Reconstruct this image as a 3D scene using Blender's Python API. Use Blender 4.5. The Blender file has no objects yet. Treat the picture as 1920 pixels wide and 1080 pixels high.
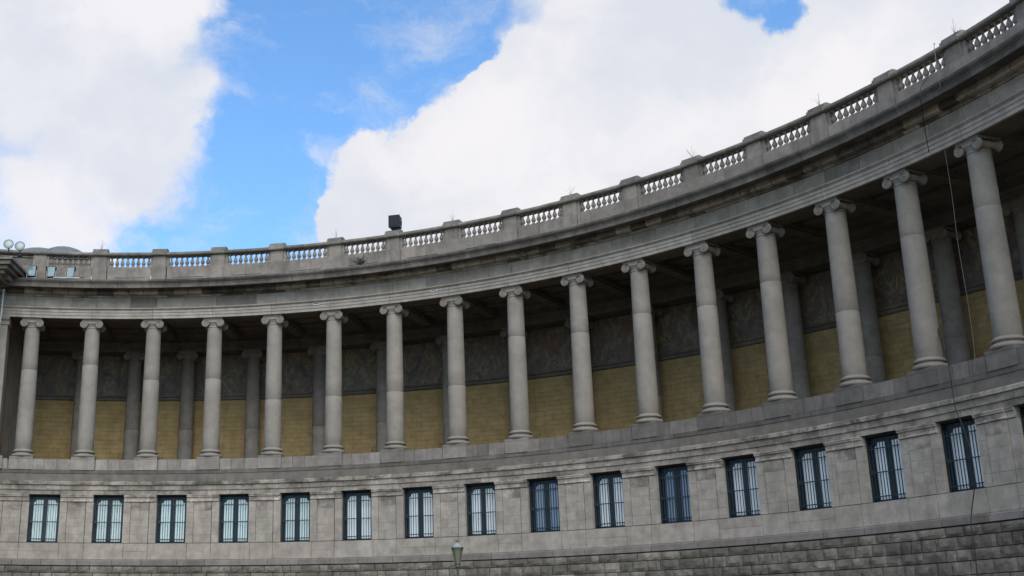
import bpy, bmesh, math, random
from math import sin, cos, pi, radians
from mathutils import Vector, Matrix, noise
random.seed(7)
scene = bpy.context.scene

# ------------------------------------------------------------------ camera
YAW, PITCH, ROLL = -0.057325, 0.301199, 0.006622
F_PX, CX, CY = 2334.94, 614.99, 505.39
ZC = 1.7
cam_d = bpy.data.cameras.new('camera'); cam = bpy.data.objects.new('camera', cam_d)
scene.collection.objects.link(cam); scene.camera = cam
_f = Vector((sin(YAW)*cos(PITCH), cos(YAW)*cos(PITCH), sin(PITCH)))
_r = Vector((cos(YAW), -sin(YAW), 0)); _u = _r.cross(_f)
_rr = _r*cos(ROLL) + _u*sin(ROLL); _uu = -_r*sin(ROLL) + _u*cos(ROLL)
cam.matrix_world = Matrix(((_rr.x, _uu.x, -_f.x, 0), (_rr.y, _uu.y, -_f.y, 0), (_rr.z, _uu.z, -_f.z, ZC), (0, 0, 0, 1)))
cam_d.sensor_width = 36; cam_d.lens = F_PX/1920*36
cam_d.shift_x = (960-CX)/1920; cam_d.shift_y = (CY-540)/1920
cam_d.clip_end = 5000

# ------------------------------------------------------------------ sky, sun, exposure
SUN_AZ, SUN_EL = radians(171), radians(40)          # azimuth from +Y clockwise: behind the camera
w = bpy.data.worlds.new('World'); scene.world = w; w.use_nodes = True
N, LK = w.node_tree.nodes, w.node_tree.links
N.clear()
def nd(t, **k):
    n = N.new(t)
    for a, b in k.items(): setattr(n, a, b)
    return n
def mth(op, a, b=None, c=None, clamp=False):
    n = nd('ShaderNodeMath', operation=op); n.use_clamp = clamp
    for i, v in enumerate((a, b, c)):
        if v is None: continue
        if isinstance(v, (int, float)): n.inputs[i].default_value = v
        else: LK.new(v, n.inputs[i])
    return n.outputs[0]
def smooth(v, lo, hi, o0=0.0, o1=1.0):
    n = nd('ShaderNodeMapRange', interpolation_type='SMOOTHSTEP')
    LK.new(v, n.inputs['Value'])
    for k, x in (('From Min', lo), ('From Max', hi), ('To Min', o0), ('To Max', o1)): n.inputs[k].default_value = x
    return n.outputs['Result']
sky = nd('ShaderNodeTexSky', sky_type='NISHITA'); sky.sun_disc = False
sky.sun_elevation = SUN_EL; sky.sun_rotation = SUN_AZ
sky.air_density = 1.0; sky.dust_density = 1.2; sky.ozone_density = 1.6
geo = nd('ShaderNodeTexCoord')
def wnoise(scale, detail, rough, vec, off=(0, 0, 0), stretch=(1, 1, 1)):
    m = nd('ShaderNodeMapping'); m.inputs['Location'].default_value = off; m.inputs['Scale'].default_value = stretch
    LK.new(vec, m.inputs['Vector'])
    n = nd('ShaderNodeTexNoise'); n.inputs['Scale'].default_value = scale
    n.inputs['Detail'].default_value = detail; n.inputs['Roughness'].default_value = rough
    LK.new(m.outputs['Vector'], n.inputs['Vector'])
    return n
dirv = geo.outputs['Generated']
wn = wnoise(9, 8, 0.6, dirv)
wsub = nd('ShaderNodeVectorMath', operation='SUBTRACT'); LK.new(wn.outputs['Color'], wsub.inputs[0]); wsub.inputs[1].default_value = (.5, .5, .5)
wsc = nd('ShaderNodeVectorMath', operation='SCALE'); LK.new(wsub.outputs[0], wsc.inputs[0]); wsc.inputs['Scale'].default_value = 0.11
wad = nd('ShaderNodeVectorMath', operation='ADD'); LK.new(dirv, wad.inputs[0]); LK.new(wsc.outputs[0], wad.inputs[1])
wdir = wad.outputs[0]
CLOUDS = [(-18.63, 26.65, 4.17), (-15.07, 27.49, 4.66), (-11.14, 28.49, 2.45), (-16.28, 23.12, 4.66), (-12.61, 21.96, 3.19), (-17.46, 19.19, 3.68), (-14.05, 24.26, 3.93), (-10.84, 22.79, 1.47), (-16.84, 17.57, 2.21), (-23.0, 23.3, 6.14), (-1.09, 19.0, 2.6), (-3.0, 19.1, 1.5), (-1.34, 22.0, 1.84), (1.05, 22.9, 1.9), (2.85, 21.2, 3.68), (4.26, 24.5, 1.6), (6.97, 26.0, 1.96), (8.09, 23.16, 4.42), (10.95, 27.2, 3.68), (14.43, 23.77, 5.4), (13.58, 28.04, 2.94), (18.9, 23.9, 4.91), (24.02, 25.5, 4.17), (22.64, 28.41, 3.68), (28.57, 26.89, 4.91), (30.57, 21.11, 7.36)]
BLUES = [(-4.84, 26.61, 4.66), (-6.88, 22.22, 2.7), (-1.04, 28.05, 3.68), (2.23, 28.45, 2.21), (-8.86, 18.99, 2.7), (-11.37, 17.91, 2.21), (-5.99, 29.19, 2.94), (19.3, 28.2, 1.9), (-4.95, 20.9, 1.5), (3.26, 26.7, 1.3)]
def blob(az, el, rad, a=0.25, b=1.35):
    az, el, r = radians(az), radians(el), radians(rad)
    c = (sin(az)*cos(el), cos(az)*cos(el), sin(el))
    d = nd('ShaderNodeVectorMath', operation='DISTANCE'); LK.new(wdir, d.inputs[0]); d.inputs[1].default_value = c
    return smooth(d.outputs['Value'], r*a, r*b, 1.0, 0.0)
def union(bs, *ab):
    t = None
    for b in bs:
        v = blob(*b, *ab); t = v if t is None else mth('MAXIMUM', t, v)
    return t
soft = [b for b in CLOUDS if b[0] < -8]; firm = [b for b in CLOUDS if b[0] >= -8]
bs = union(BLUES)
big = wnoise(2.2, 6, 0.55, dirv, (3.1, 1.7, .4), (1, 1, 1.8)).outputs['Fac']     # broken cloud over the whole sky
fine = wnoise(18, 8, 0.60, dirv, (0, 0, 0), (1, 1, 1.2)).outputs['Fac']
broad = wnoise(11, 5, 0.55, wdir, (7, 3, 1), (1, 1, 1.3)).outputs['Fac']
base_d = mth('SUBTRACT', mth('MULTIPLY_ADD', big, 2.6, -1.02), mth('MULTIPLY', bs, 1.25))
base_d = mth('ADD', base_d, mth('MULTIPLY_ADD', fine, 0.8, -0.40))
d_firm = mth('ADD', base_d, mth('MULTIPLY', union(firm, 0.35, 1.25), 1.05))
d_soft = mth('ADD', mth('ADD', base_d, mth('MULTIPLY', union(soft, 0.1, 1.75), 1.25)), mth('MULTIPLY_ADD', broad, 2.2, -1.1))
mask = mth('MAXIMUM', smooth(d_firm, 0.20, 0.80), smooth(d_soft, -0.05, 1.25, 0.0, 0.97))
wisp = wnoise(7, 8, 0.62, wdir, (1, 5, 2), (1.0, 1.0, 2.6)).outputs['Fac']
mask = mth('MAXIMUM', mask, smooth(wisp, 0.47, 0.76, 0.0, 0.70))
shade = wnoise(5, 5, 0.5, wdir, (4, 2, 7), (1, 1, 1.5)).outputs['Fac']
ccol = nd('ShaderNodeMix', data_type='RGBA'); LK.new(smooth(shade, 0.36, 0.60), ccol.inputs['Factor'])
ccol.inputs['A'].default_value = (0.80, 0.84, 0.93, 1); ccol.inputs['B'].default_value = (1.02, 1.0, 1.03, 1)
bg1 = nd('ShaderNodeBackground'); bg1.inputs['Strength'].default_value = 0.15
hs = nd('ShaderNodeMix', data_type='RGBA', blend_type='MULTIPLY'); hs.inputs['Factor'].default_value = 1; hs.inputs['B'].default_value = (.50, .70, .84, 1); LK.new(sky.outputs[0], hs.inputs['A'])
LK.new(hs.outputs['Result'], bg1.inputs['Color'])
bg2 = nd('ShaderNodeBackground'); bg2.inputs['Strength'].default_value = 0.45; LK.new(ccol.outputs['Result'], bg2.inputs['Color'])
mx = nd('ShaderNodeMixShader'); LK.new(mask, mx.inputs[0]); LK.new(bg1.outputs[0], mx.inputs[1]); LK.new(bg2.outputs[0], mx.inputs[2])
out = nd('ShaderNodeOutputWorld'); LK.new(mx.outputs[0], out.inputs[0])

sd = bpy.data.lights.new('sun', 'SUN'); sun = bpy.data.objects.new('sun', sd); scene.collection.objects.link(sun)
sd.energy = 0.9; sd.angle = radians(40); sd.color = (1.0, 0.955, 0.90)
sv = Vector((sin(SUN_AZ)*cos(SUN_EL), cos(SUN_AZ)*cos(SUN_EL), sin(SUN_EL)))
sun.rotation_euler = sv.to_track_quat('Z', 'Y').to_euler(); sun.location = (0, 0, 60)
scene.view_settings.view_transform = 'Standard'; scene.view_settings.look = 'None'
scene.view_settings.exposure = 1.0; scene.view_settings.gamma = 1; scene.view_settings.use_curve_mapping = False
scene.render.engine = 'CYCLES'

# ------------------------------------------------------------------ materials
def stone(name, base, dark, light=None, grime=0.4, gscale=0.35, streak=0.35, rnd=0.10, bump=0.25, rough=0.9, bscale=9.0, moss=0.0, lo=0.46, hi=0.72):
    m = bpy.data.materials.new(name); m.use_nodes = True
    n, l = m.node_tree.nodes, m.node_tree.links; n.clear()
    def A(t, **k):
        x = n.new(t)
        for a, b in k.items(): setattr(x, a, b)
        return x
    g = A('ShaderNodeNewGeometry'); P = g.outputs['Position']
    def nz(scale, det, ro, st=(1, 1, 1), off=(0, 0, 0)):
        mp = A('ShaderNodeMapping'); mp.inputs['Scale'].default_value = st; mp.inputs['Location'].default_value = off
        l.new(P, mp.inputs['Vector']); t = A('ShaderNodeTexNoise'); t.inputs['Scale'].default_value = scale
        t.inputs['Detail'].default_value = det; t.inputs['Roughness'].default_value = ro
        l.new(mp.outputs['Vector'], t.inputs['Vector']); return t.outputs['Fac']
    def mr(v, a, b, c=0.0, d=1.0):
        x = A('ShaderNodeMapRange'); l.new(v, x.inputs['Value'])
        for k, y in (('From Min', a), ('From Max', b), ('To Min', c), ('To Max', d)): x.inputs[k].default_value = y
        return x.outputs['Result']
    def mix(f, a, b, bt='MIX'):
        x = A('ShaderNodeMix', data_type='RGBA', blend_type=bt)
        if isinstance(f, float): x.inputs['Factor'].default_value = f
        else: l.new(f, x.inputs['Factor'])
        for k, v in (('A', a), ('B', b)):
            if isinstance(v, tuple): x.inputs[k].default_value = (*v, 1)
            else: l.new(v, x.inputs[k])
        return x.outputs['Result']
    def mul(a, b):
        x = A('ShaderNodeMath', operation='MULTIPLY')
        for i, v in enumerate((a, b)):
            if isinstance(v, float): x.inputs[i].default_value = v
            else: l.new(v, x.inputs[i])
        return x.outputs[0]
    warm = lambda c: (c[0]*1.17, c[1]*1.03, c[2]*.93)
    base, dark = warm(base), warm(dark); light = warm(light) if light else tuple(min(1, c*1.28) for c in base)
    col = mix(mr(nz(1.7, 6, .65), .32, .68), tuple(c*.84 for c in base), light)
    oi = A('ShaderNodeObjectInfo')
    rn = mr(oi.outputs['Random'], 0, 1, 1-rnd*1.6, 1+rnd)
    grey = A('ShaderNodeCombineColor'); [l.new(rn, grey.inputs[i]) for i in range(3)]
    col = mix(1.0, col, grey.outputs[0], 'MULTIPLY')
    gm = mr(nz(gscale, 9, .72, (1, 1, 1.6)), lo, hi)
    col = mix(mul(gm, grime), col, dark)
    sm = mr(nz(1.0, 7, .7, (2.6, 2.6, .22), (5, 3, 1)), .50, .74)
    col = mix(mul(sm, streak), col, tuple(c*.8 for c in dark))
    if moss:
        mm = mr(nz(.9, 8, .7, (1, 1, 1), (9, 1, 4)), .52, .66)
        col = mix(mul(mm, moss), col, (.055, .07, .035))
    sp = mr(nz(13, 4, .8), .60, .72)
    col = mix(mul(sp, .28), col, tuple(min(1, c*1.5) for c in base))
    col = mix(mul(mr(nz(22, 3, .7, off=(3, 3, 3)), .57, .68), .35), col, tuple(c*.55 for c in base))
    b = A('ShaderNodeBsdfPrincipled'); l.new(col, b.inputs['Base Color']); b.inputs['Roughness'].default_value = rough
    b.inputs['Specular IOR Level'].default_value = 0.25
    bp = A('ShaderNodeBump'); bp.inputs['Strength'].default_value = bump; bp.inputs['Distance'].default_value = 0.03
    l.new(nz(bscale, 8, .7), bp.inputs['Height']); l.new(bp.outputs[0], b.inputs['Normal'])
    o = A('ShaderNodeOutputMaterial'); l.new(b.outputs[0], o.inputs[0]); return m
def plain(name, col, rough=.6, metal=0.0, var=0.15, nscale=4.0):
    m = bpy.data.materials.new(name); m.use_nodes = True
    n, l = m.node_tree.nodes, m.node_tree.links; b = n['Principled BSDF']
    t = n.new('ShaderNodeTexNoise'); t.inputs['Scale'].default_value = nscale; t.inputs['Detail'].default_value = 5
    g = n.new('ShaderNodeNewGeometry'); l.new(g.outputs['Position'], t.inputs['Vector'])
    x = n.new('ShaderNodeMix'); x.data_type = 'RGBA'
    x.inputs['A'].default_value = (*[c*(1-var) for c in col], 1); x.inputs['B'].default_value = (*[min(1, c*(1+var)) for c in col], 1)
    l.new(t.outputs['Fac'], x.inputs['Factor']); l.new(x.outputs['Result'], b.inputs['Base Color'])
    b.inputs['Roughness'].default_value = rough; b.inputs['Metallic'].default_value = metal
    return m
M = {}
M['column'] = stone('column_stone', (.262, .252, .228), (.10, .097, .088), grime=.25, streak=.16, rnd=.03, bump=.10, light=(.285, .272, .245))
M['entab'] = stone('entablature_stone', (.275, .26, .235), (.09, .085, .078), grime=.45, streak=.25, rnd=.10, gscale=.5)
M['arch'] = stone('architrave_stone', (.32, .305, .277), (.14, .13, .12), grime=.25, streak=.15, rnd=.07, gscale=.5)
M['bed'] = stone('bed_stone', (.31, .285, .245), (.04, .038, .034), grime=.85, streak=.45, rnd=.14, gscale=.45, lo=.50, hi=.60)
M['bedd'] = stone('crusted_bed_stone', (.09, .084, .076), (.025, .025, .022), grime=.8, streak=.5, rnd=.2, gscale=1.2, light=(.20, .185, .16))
M['friezed'] = stone('dark_frieze_stone', (.17, .162, .15), (.07, .066, .06), grime=.5, streak=.4, rnd=.1)
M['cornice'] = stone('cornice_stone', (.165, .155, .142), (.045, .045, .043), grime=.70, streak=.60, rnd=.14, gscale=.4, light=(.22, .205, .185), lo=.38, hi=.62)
M['balus'] = stone('balustrade_stone', (.225, .21, .19), (.08, .08, .072), grime=.50, streak=.50, rnd=.10, gscale=.6)
M['coping'] = stone('coping_stone', (.17, .17, .155), (.06, .065, .055), grime=.55, streak=.30, rnd=.16, gscale=1.2, light=(.27, .26, .235))
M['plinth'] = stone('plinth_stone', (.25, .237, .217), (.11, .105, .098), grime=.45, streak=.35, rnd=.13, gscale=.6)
M['hollow'] = stone('hollow_shaded_stone', (.055, .052, .046), (.035, .035, .03), grime=.5, streak=.5, rnd=.14, moss=.3)  # near-black base paints in the shade beneath the overhanging course
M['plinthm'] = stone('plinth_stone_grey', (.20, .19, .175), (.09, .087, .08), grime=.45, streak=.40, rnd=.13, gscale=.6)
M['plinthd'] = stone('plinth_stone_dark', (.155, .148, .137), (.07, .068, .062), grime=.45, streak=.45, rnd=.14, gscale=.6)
M['darkc'] = stone('dark_course_stone', (.12, .113, .106), (.06, .06, .055), grime=.45, streak=.45, rnd=.14, gscale=.6)
M['ledge'] = stone('ledge_stone', (.27, .25, .22), (.045, .048, .038), grime=.80, streak=.70, rnd=.14, gscale=.8, light=(.42, .39, .35), moss=.35, lo=.45, hi=.60)
M['wall'] = stone('ashlar_stone', (.30, .283, .252), (.12, .112, .10), grime=.35, streak=.28, rnd=.045, gscale=.5, moss=0)
M['wallstain'] = stone('stained_stone', (.27, .25, .22), (.055, .052, .045), grime=.70, streak=.45, rnd=.14, gscale=.7, light=(.40, .375, .335), lo=.45, hi=.64)
M['impost'] = stone('impost_stone', (.34, .315, .28), (.07, .065, .055), grime=.70, streak=.45, rnd=.14, gscale=1.0, light=(.50, .46, .42), lo=.46, hi=.62)
M['string'] = stone('string_course_stone', (.19, .178, .168), (.08, .075, .072), grime=.45, streak=.30, rnd=.10, gscale=.6)
M['rustic'] = stone('rustic_stone', (.165, .153, .132), (.05, .047, .04), grime=.60, streak=.35, rnd=.22, gscale=.8, bump=.9, bscale=4.0, light=(.26, .245, .215), moss=.3, lo=.42, hi=.62)
M['mortar'] = stone('mortar', (.075, .07, .062), (.03, .03, .028), rnd=0, grime=.5)
M['joint'] = stone('joint_mortar', (.15, .14, .125), (.05, .05, .045), rnd=0, grime=.5)
M['yellow'] = stone('yellow_stone', (.33, .252, .120), (.18, .14, .075), grime=.50, streak=.30, rnd=.06, gscale=.8, bump=.15, light=(.41, .32, .16))
M['yjoint'] = stone('yellow_wall_joint', (.20, .15, .075), (.14, .105, .058), rnd=0, grime=.2)
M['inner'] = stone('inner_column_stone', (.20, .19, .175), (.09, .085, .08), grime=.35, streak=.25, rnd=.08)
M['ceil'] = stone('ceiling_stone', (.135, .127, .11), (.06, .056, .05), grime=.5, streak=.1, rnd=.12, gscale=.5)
M['steel'] = plain('dark_teal_paint', (.009, .019, .025), .5, .0)
M['black'] = plain('black_metal', (.012, .013, .016), .5, .3)
M['dark'] = plain('dark_interior', (.02, .02, .02), .9)
M['cable'] = plain('black_cable', (.015, .014, .015), .6)
M['cablel'] = plain('grey_cable', (.14, .135, .12), .6)
M['white'] = plain('white_paint', (.55, .54, .52), .5)
M['lead'] = plain('lead_roof', (.17, .19, .18), .5, .2, .3, .8)
M['leaf'] = plain('weed_leaf', (.055, .085, .035), .8, 0, .5, 6)
M['twig'] = plain('dry_twig', (.07, .06, .045), .8)
M['lampgreen'] = plain('lamp_bronze', (.11, .10, .075), .5, .3)
M['lampglass'] = plain('lamp_glass', (.15, .14, .09), .2, 0, .3, 6)
M['lampcap'] = plain('lamp_zinc', (.34, .34, .30), .5, .2)
M['fglass'] = plain('floodlight_glass', (.36, .43, .40), .12, .55, .3, 5)
M['grnd'] = stone('ground_paving', (.085, .085, .07), (.05, .055, .035), rnd=0, gscale=.2)
def glass(name, col, metal, rough):
    m = bpy.data.materials.new(name); m.use_nodes = True
    n, l = m.node_tree.nodes, m.node_tree.links; b = n['Principled BSDF']
    g = n.new('ShaderNodeNewGeometry'); mp = n.new('ShaderNodeMapping'); mp.inputs['Scale'].default_value = (1, 1, .35)
    l.new(g.outputs['Position'], mp.inputs['Vector'])
    t = n.new('ShaderNodeTexNoise'); t.inputs['Scale'].default_value = 1.6; t.inputs['Detail'].default_value = 3; l.new(mp.outputs[0], t.inputs['Vector'])
    oi = n.new('ShaderNodeObjectInfo')
    x = n.new('ShaderNodeMix'); x.data_type = 'RGBA'; l.new(t.outputs['Fac'], x.inputs['Factor'])
    x.inputs['A'].default_value = (*[c*.80 for c in col], 1); x.inputs['B'].default_value = (*[min(1, c*1.12) for c in col], 1)
    l.new(x.outputs['Result'], b.inputs['Base Color']); b.inputs['Metallic'].default_value = metal; b.inputs['Roughness'].default_value = rough
    return m
M['pane'] = glass('pale_glass', (.66, .71, .67), .22, .12)
M['panelight'] = glass('white_glass', (.93, .95, .91), .06, .15)  # whiter base colour for the right-hand panes
M['panedark'] = glass('dark_blue_glass', (.21, .26, .33), .4, .10)
def mosaic_mat():
    m = bpy.data.materials.new('mosaic'); m.use_nodes = True
    n, l = m.node_tree.nodes, m.node_tree.links; b = n['Principled BSDF']
    g = n.new('ShaderNodeNewGeometry'); P = g.outputs['Position']
    t = n.new('ShaderNodeTexNoise'); t.inputs['Scale'].default_value = 1.0; t.inputs['Detail'].default_value = 4; t.inputs['Distortion'].default_value = 1.6
    mp = n.new('ShaderNodeMapping'); mp.inputs['Scale'].default_value = (1, 1, .6); l.new(P, mp.inputs['Vector']); l.new(mp.outputs[0], t.inputs['Vector'])
    r = n.new('ShaderNodeValToRGB'); l.new(t.outputs['Fac'], r.inputs[0]); e = r.color_ramp.elements
    e[0].position = .30; e[0].color = (.04, .038, .036, 1); e[1].position = .75; e[1].color = (.22, .14, .05, 1)
    for p, c in ((.40, (.075, .06, .045)), (.46, (.14, .065, .035)), (.52, (.065, .07, .072)), (.58, (.17, .12, .055)), (.65, (.06, .048, .038))):
        x = e.new(p); x.color = (*c, 1)
    v = n.new('ShaderNodeTexVoronoi'); v.inputs['Scale'].default_value = 5; l.new(P, v.inputs['Vector'])
    hsv = n.new('ShaderNodeHueSaturation'); l.new(r.outputs[0], hsv.inputs['Color'])
    mr = n.new('ShaderNodeMapRange'); l.new(v.outputs['Distance'], mr.inputs['Value']); mr.inputs['To Min'].default_value = 1.1; mr.inputs['To Max'].default_value = 1.8
    l.new(mr.outputs[0], hsv.inputs['Value']); l.new(hsv.outputs[0], b.inputs['Base Color']); b.inputs['Roughness'].default_value = .6
    return m
M['mosaic'] = mosaic_mat()

# ------------------------------------------------------------------ helpers
OX, OY = -16.65455, 34.52903
RF = 43.6101                    # reference radius (front of the column row)
TH0, DT = -0.16663, 0.0914465   # angle of first column, angle per bay
def th(k): return TH0 + DT*k
def wp(k, du, z):
    t = th(k); r = RF+du
    return Vector((OX+r*sin(t), OY+r*cos(t), z+ZC))
C = scene.collection
def mesh_from(name, verts, faces, mat, smooth=False):
    me = bpy.data.meshes.new(name); me.from_pydata(verts, [], faces); me.materials.append(mat)
    if smooth: me.polygons.foreach_set('use_smooth', [True]*len(me.polygons))
    me.update(); return me
def link(name, me, parent=None, loc=None, rz=0.0):
    o = bpy.data.objects.new(name, me); C.objects.link(o)
    if loc is not None: o.location = loc
    o.rotation_euler = (0, 0, rz)
    if parent is not None: o.parent = parent
    return o
def sub(name, me, parent_part, loc=(0, 0, 0), rz=0.0):
    return link(name, me, parent_part, loc, rz)
def thing(name, label, cat, loc=(0, 0, 0), rz=0.0, group=None):
    o = link(name, None, None, loc, rz); o['label'] = label; o['category'] = cat
    if group: o['group'] = group
    return o
def tag(o, label, cat, group=None):
    o['label'] = label; o['category'] = cat
    if group: o['group'] = group
    return o
class MB:
    def __init__(s): s.v = []; s.f = []
    def add(s, v, f):
        b = len(s.v); s.v += [tuple(x) for x in v]; s.f += [tuple(i+b for i in q) for q in f]; return s
    def box(s, x0, x1, y0, y1, z0, z1):
        v = [(x0, y0, z0), (x1, y0, z0), (x1, y1, z0), (x0, y1, z0), (x0, y0, z1), (x1, y0, z1), (x1, y1, z1), (x0, y1, z1)]
        return s.add(v, [(0, 3, 2, 1), (4, 5, 6, 7), (0, 1, 5, 4), (1, 2, 6, 5), (2, 3, 7, 6), (3, 0, 4, 7)])
    def lathe(s, prof, n=24, cx=0, cy=0, axis='z', caps=True):
        v = []; f = []
        for r, z in prof:
            for i in range(n):
                a = 2*pi*i/n
                if axis == 'z': v.append((cx+r*cos(a), cy+r*sin(a), z))
                else: v.append((cx+r*cos(a), z, cy-r*sin(a)))
        for j in range(len(prof)-1):
            for i in range(n):
                k = (i+1) % n; f.append((j*n+i, j*n+k, (j+1)*n+k, (j+1)*n+i))
        if caps: f.append(tuple(reversed(range(n)))); f.append(tuple((len(prof)-1)*n+i for i in range(n)))
        return s.add(v, f)
    def tube(s, pts, r, n=6):
        pts = [Vector(p) for p in pts]; v = []; f = []
        for i, p in enumerate(pts):
            d = (pts[min(i+1, len(pts)-1)]-pts[max(i-1, 0)]).normalized()
            a = d.orthogonal().normalized() if i == 0 else (a-d*a.dot(d)).normalized(); b = d.cross(a)
            rr = r[i] if isinstance(r, (list, tuple)) else r
            for j in range(n): v.append(p+a*cos(2*pi*j/n)*rr+b*sin(2*pi*j/n)*rr)
        for i in range(len(pts)-1):
            for j in range(n):
                k = (j+1) % n; f.append((i*n+j, i*n+k, (i+1)*n+k, (i+1)*n+j))
        f.append(tuple(reversed(range(n)))); f.append(tuple((len(pts)-1)*n+j for j in range(n)))
        return s.add(v, f)
    def me(s, name, mat, smooth=False): return mesh_from(name, s.v, s.f, mat, smooth)
# profile swept along the arc. prof = closed polygon of (du, z), listed front-bottom, front-top ..., back
_cache = {}
def arc_mesh(name, prof, dk, mat, seg=None):
    key = (tuple(prof), round(dk, 4), mat.name)
    if key in _cache: return _cache[key]
    n = seg or max(1, int(round(dk*4.0/1.05)))
    v = []; f = []; m = len(prof)
    for i in range(n+1):
        a = DT*dk*(i/n-.5)
        for du, z in prof:
            r = RF+du; v.append((r*sin(a), r*cos(a)-RF, z))
    for i in range(n):
        for j in range(m):
            q = (j+1) % m; f.append((i*m+j, (i+1)*m+j, (i+1)*m+q, i*m+q))
    f.append(tuple(range(m))); f.append(tuple(n*m+j for j in reversed(range(m))))
    me = mesh_from(name, v, f, mat); bm = bmesh.new(); bm.from_mesh(me); bmesh.ops.recalc_face_normals(bm, faces=bm.faces); bm.to_mesh(me); bm.free()
    _cache[key] = me; return me
ALL = {}
def arc(name, prof, k0, k1, mat, parent, gap=0.007, seg=None, dz=0.0, jit=0.0):
    me = arc_mesh(name, prof, k1-k0-gap, mat, seg); k = (k0+k1)/2
    t = th(k); r = RF + (random.uniform(-jit, jit) if jit else 0)
    return link(name, me, parent, (OX+r*sin(t), OY+r*cos(t), ZC+dz), -t)
def rect(d0, d1, z0, z1): return [(d0, z0), (d0, z1), (d1, z1), (d1, z0)]
def splits(a, b, n, jit=.18):
    L = (b-a)/n; xs = [a]+[a+L*(i+random.uniform(-jit, jit)) for i in range(1, n)]+[b]
    return list(zip(xs[:-1], xs[1:]))
def place(name, me, k, du, z, parent): 
    p = wp(k, du, z); return link(name, me, parent, p, -th(k))

K0, K1 = -1, 18
# ------------------------------------------------------------------ ground
g = MB(); S = 1500
g.add([(-S, -S, 0), (S, -S, 0), (S, S, 0), (-S, S, 0)], [(0, 1, 2, 3)])
gr = link('ground', g.me('ground', M['grnd'])); gr['kind'] = 'structure'

# ------------------------------------------------------------------ the colonnade building
B = thing('colonnade_building', 'long curved grey stone building with an ionic colonnade above barred windows and a balustrade', 'building', (0, 0, 0))
def bl(*a, **k): return arc(*a, parent=B, **k)
KA, KB = -.62, 17.4          # ends of the curved front
# continuous cores (behind the separate blocks)
arc('wall_core', rect(1.05, 2.0, -1.7, 11.0), KA-1.5, KB, M['mortar'], B, gap=0)
arc('gallery_floor', rect(.62, 9.0, 11.0, 11.25), KA-1.5, KB, M['ceil'], B, gap=0)
arc('plinth_core', rect(.13, 1.0, 9.95, 11.75), KA-1.5, KB, M['joint'], B, gap=0)
arc('lintel_core', rect(.19, 1.05, 9.63, 9.94), KA-1.5, KB, M['joint'], B, gap=0)
arc('base_core', rect(.23, 1.05, 5.25, 6.62), KA-1.5, KB, M['joint'], B, gap=0)
arc('rustic_core', rect(.17, 1.05, -1.7, 5.24), KA-1.5, KB, M['mortar'], B, gap=0)
arc('entablature_core', rect(-.08, 1.30, 21.12, 23.2), KA-1.5, KB, M['joint'], B, gap=0)
arc('roof_slab', rect(1.31, 9.2, 22.9, 23.2), KA-1.5, KB, M['ceil'], B, gap=0)
arc('rear_wall_core', rect(8.10, 9.0, 11.26, 22.89), KA-1.5, KB, M['yjoint'], B, gap=0)

# --- basement storey: rusticated stones
def rustic_mesh(w, h, seed):
    rnd = random.Random(seed); nx, nz = 5, 3; v = []; f = []
    for j in range(nz+1):
        for i in range(nx+1):
            edge = i in (0, nx) or j in (0, nz)
            x = -w/2 + w*i/nx; z = h*j/nz
            y = -0.02 + rnd.uniform(-.01, .015) if edge else -0.035-rnd.uniform(0, .055)
            if not edge: x += rnd.uniform(-.05, .05)*w; z += rnd.uniform(-.06, .06)*h
            else:
                if i in (0, nx) and j not in (0, nz): x += rnd.uniform(-.006, .006)
            v.append((x, y, z))
    W = nx+1
    for j in range(nz):
        for i in range(nx): f.append((j*W+i, j*W+i+1, (j+1)*W+i+1, (j+1)*W+i))
    b = len(v); ring = [i for i in range(W)]+[j*W+nx for j in range(1, nz+1)]+[nz*W+i for i in range(nx-1, -1, -1)]+[j*W for j in range(nz-1, 0, -1)]
    for i in ring: v.append((v[i][0], .13, v[i][2]))
    n = len(ring)
    for i in range(n): q = (i+1) % n; f.append((ring[i], b+i, b+q, ring[q]))
    return v, f
RW = (.52, .74, .92, 1.12, 1.40)
rm = {}
for wi, wd in enumerate(RW):
    for s in range(4):
        v, f = rustic_mesh(wd-.035, .465, wi*10+s); rm[(wi, s)] = (v, f, mesh_from('rustic_stone', v, f, M['rustic']))
rest = MB(); z = 5.25; row = 0; cnt = 0
def yproj(P):
    d = P-Vector((0, 0, ZC)); return CY-F_PX*d.dot(_uu)/d.dot(_f)
RH = (.40, .52, .46, .55, .48, .44, .56, .50)
while z > -1.6:
    rh = RH[row % 8]; z -= rh; k = KA-1.3+random.random()*.1
    while k < KB-.3:
        wi = random.randrange(5); s = random.randrange(4); dk = RW[wi]/(RF*DT)
        kk = k+dk/2; P = wp(kk, .04, z)
        inview = yproj(wp(kk, 0, z+rh)) < 1085 and kk > -.55 and kk < 15.9
        if inview and cnt < 300:
            o = link('rustic_stone', rm[(wi, s)][2], B, P, -th(kk)); o.scale = (1, random.uniform(.7, 1.2), rh/.5); cnt += 1
        else:
            v, f, _ = rm[(wi, s)]; R = Matrix.Rotation(-th(kk), 3, 'Z')
            rest.add([R @ Vector((x[0], x[1], x[2]*rh/.5))+P for x in v], f)
        k += dk
    row += 1
o = link('rustic_stonework', rest.me('rustic_stonework', M['rustic']), B); o['kind'] = 'stuff'

STR = [(0.16, 5.27), (0.0, 5.29), (0.0, 5.57), (.12, 5.64), (.60, 5.64), (.60, 5.27)]
for k in range(K0, K1):
    for a, b in splits(k, k+1, 2): arc('string_course_block', STR, a, b, M['string'], B)

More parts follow.
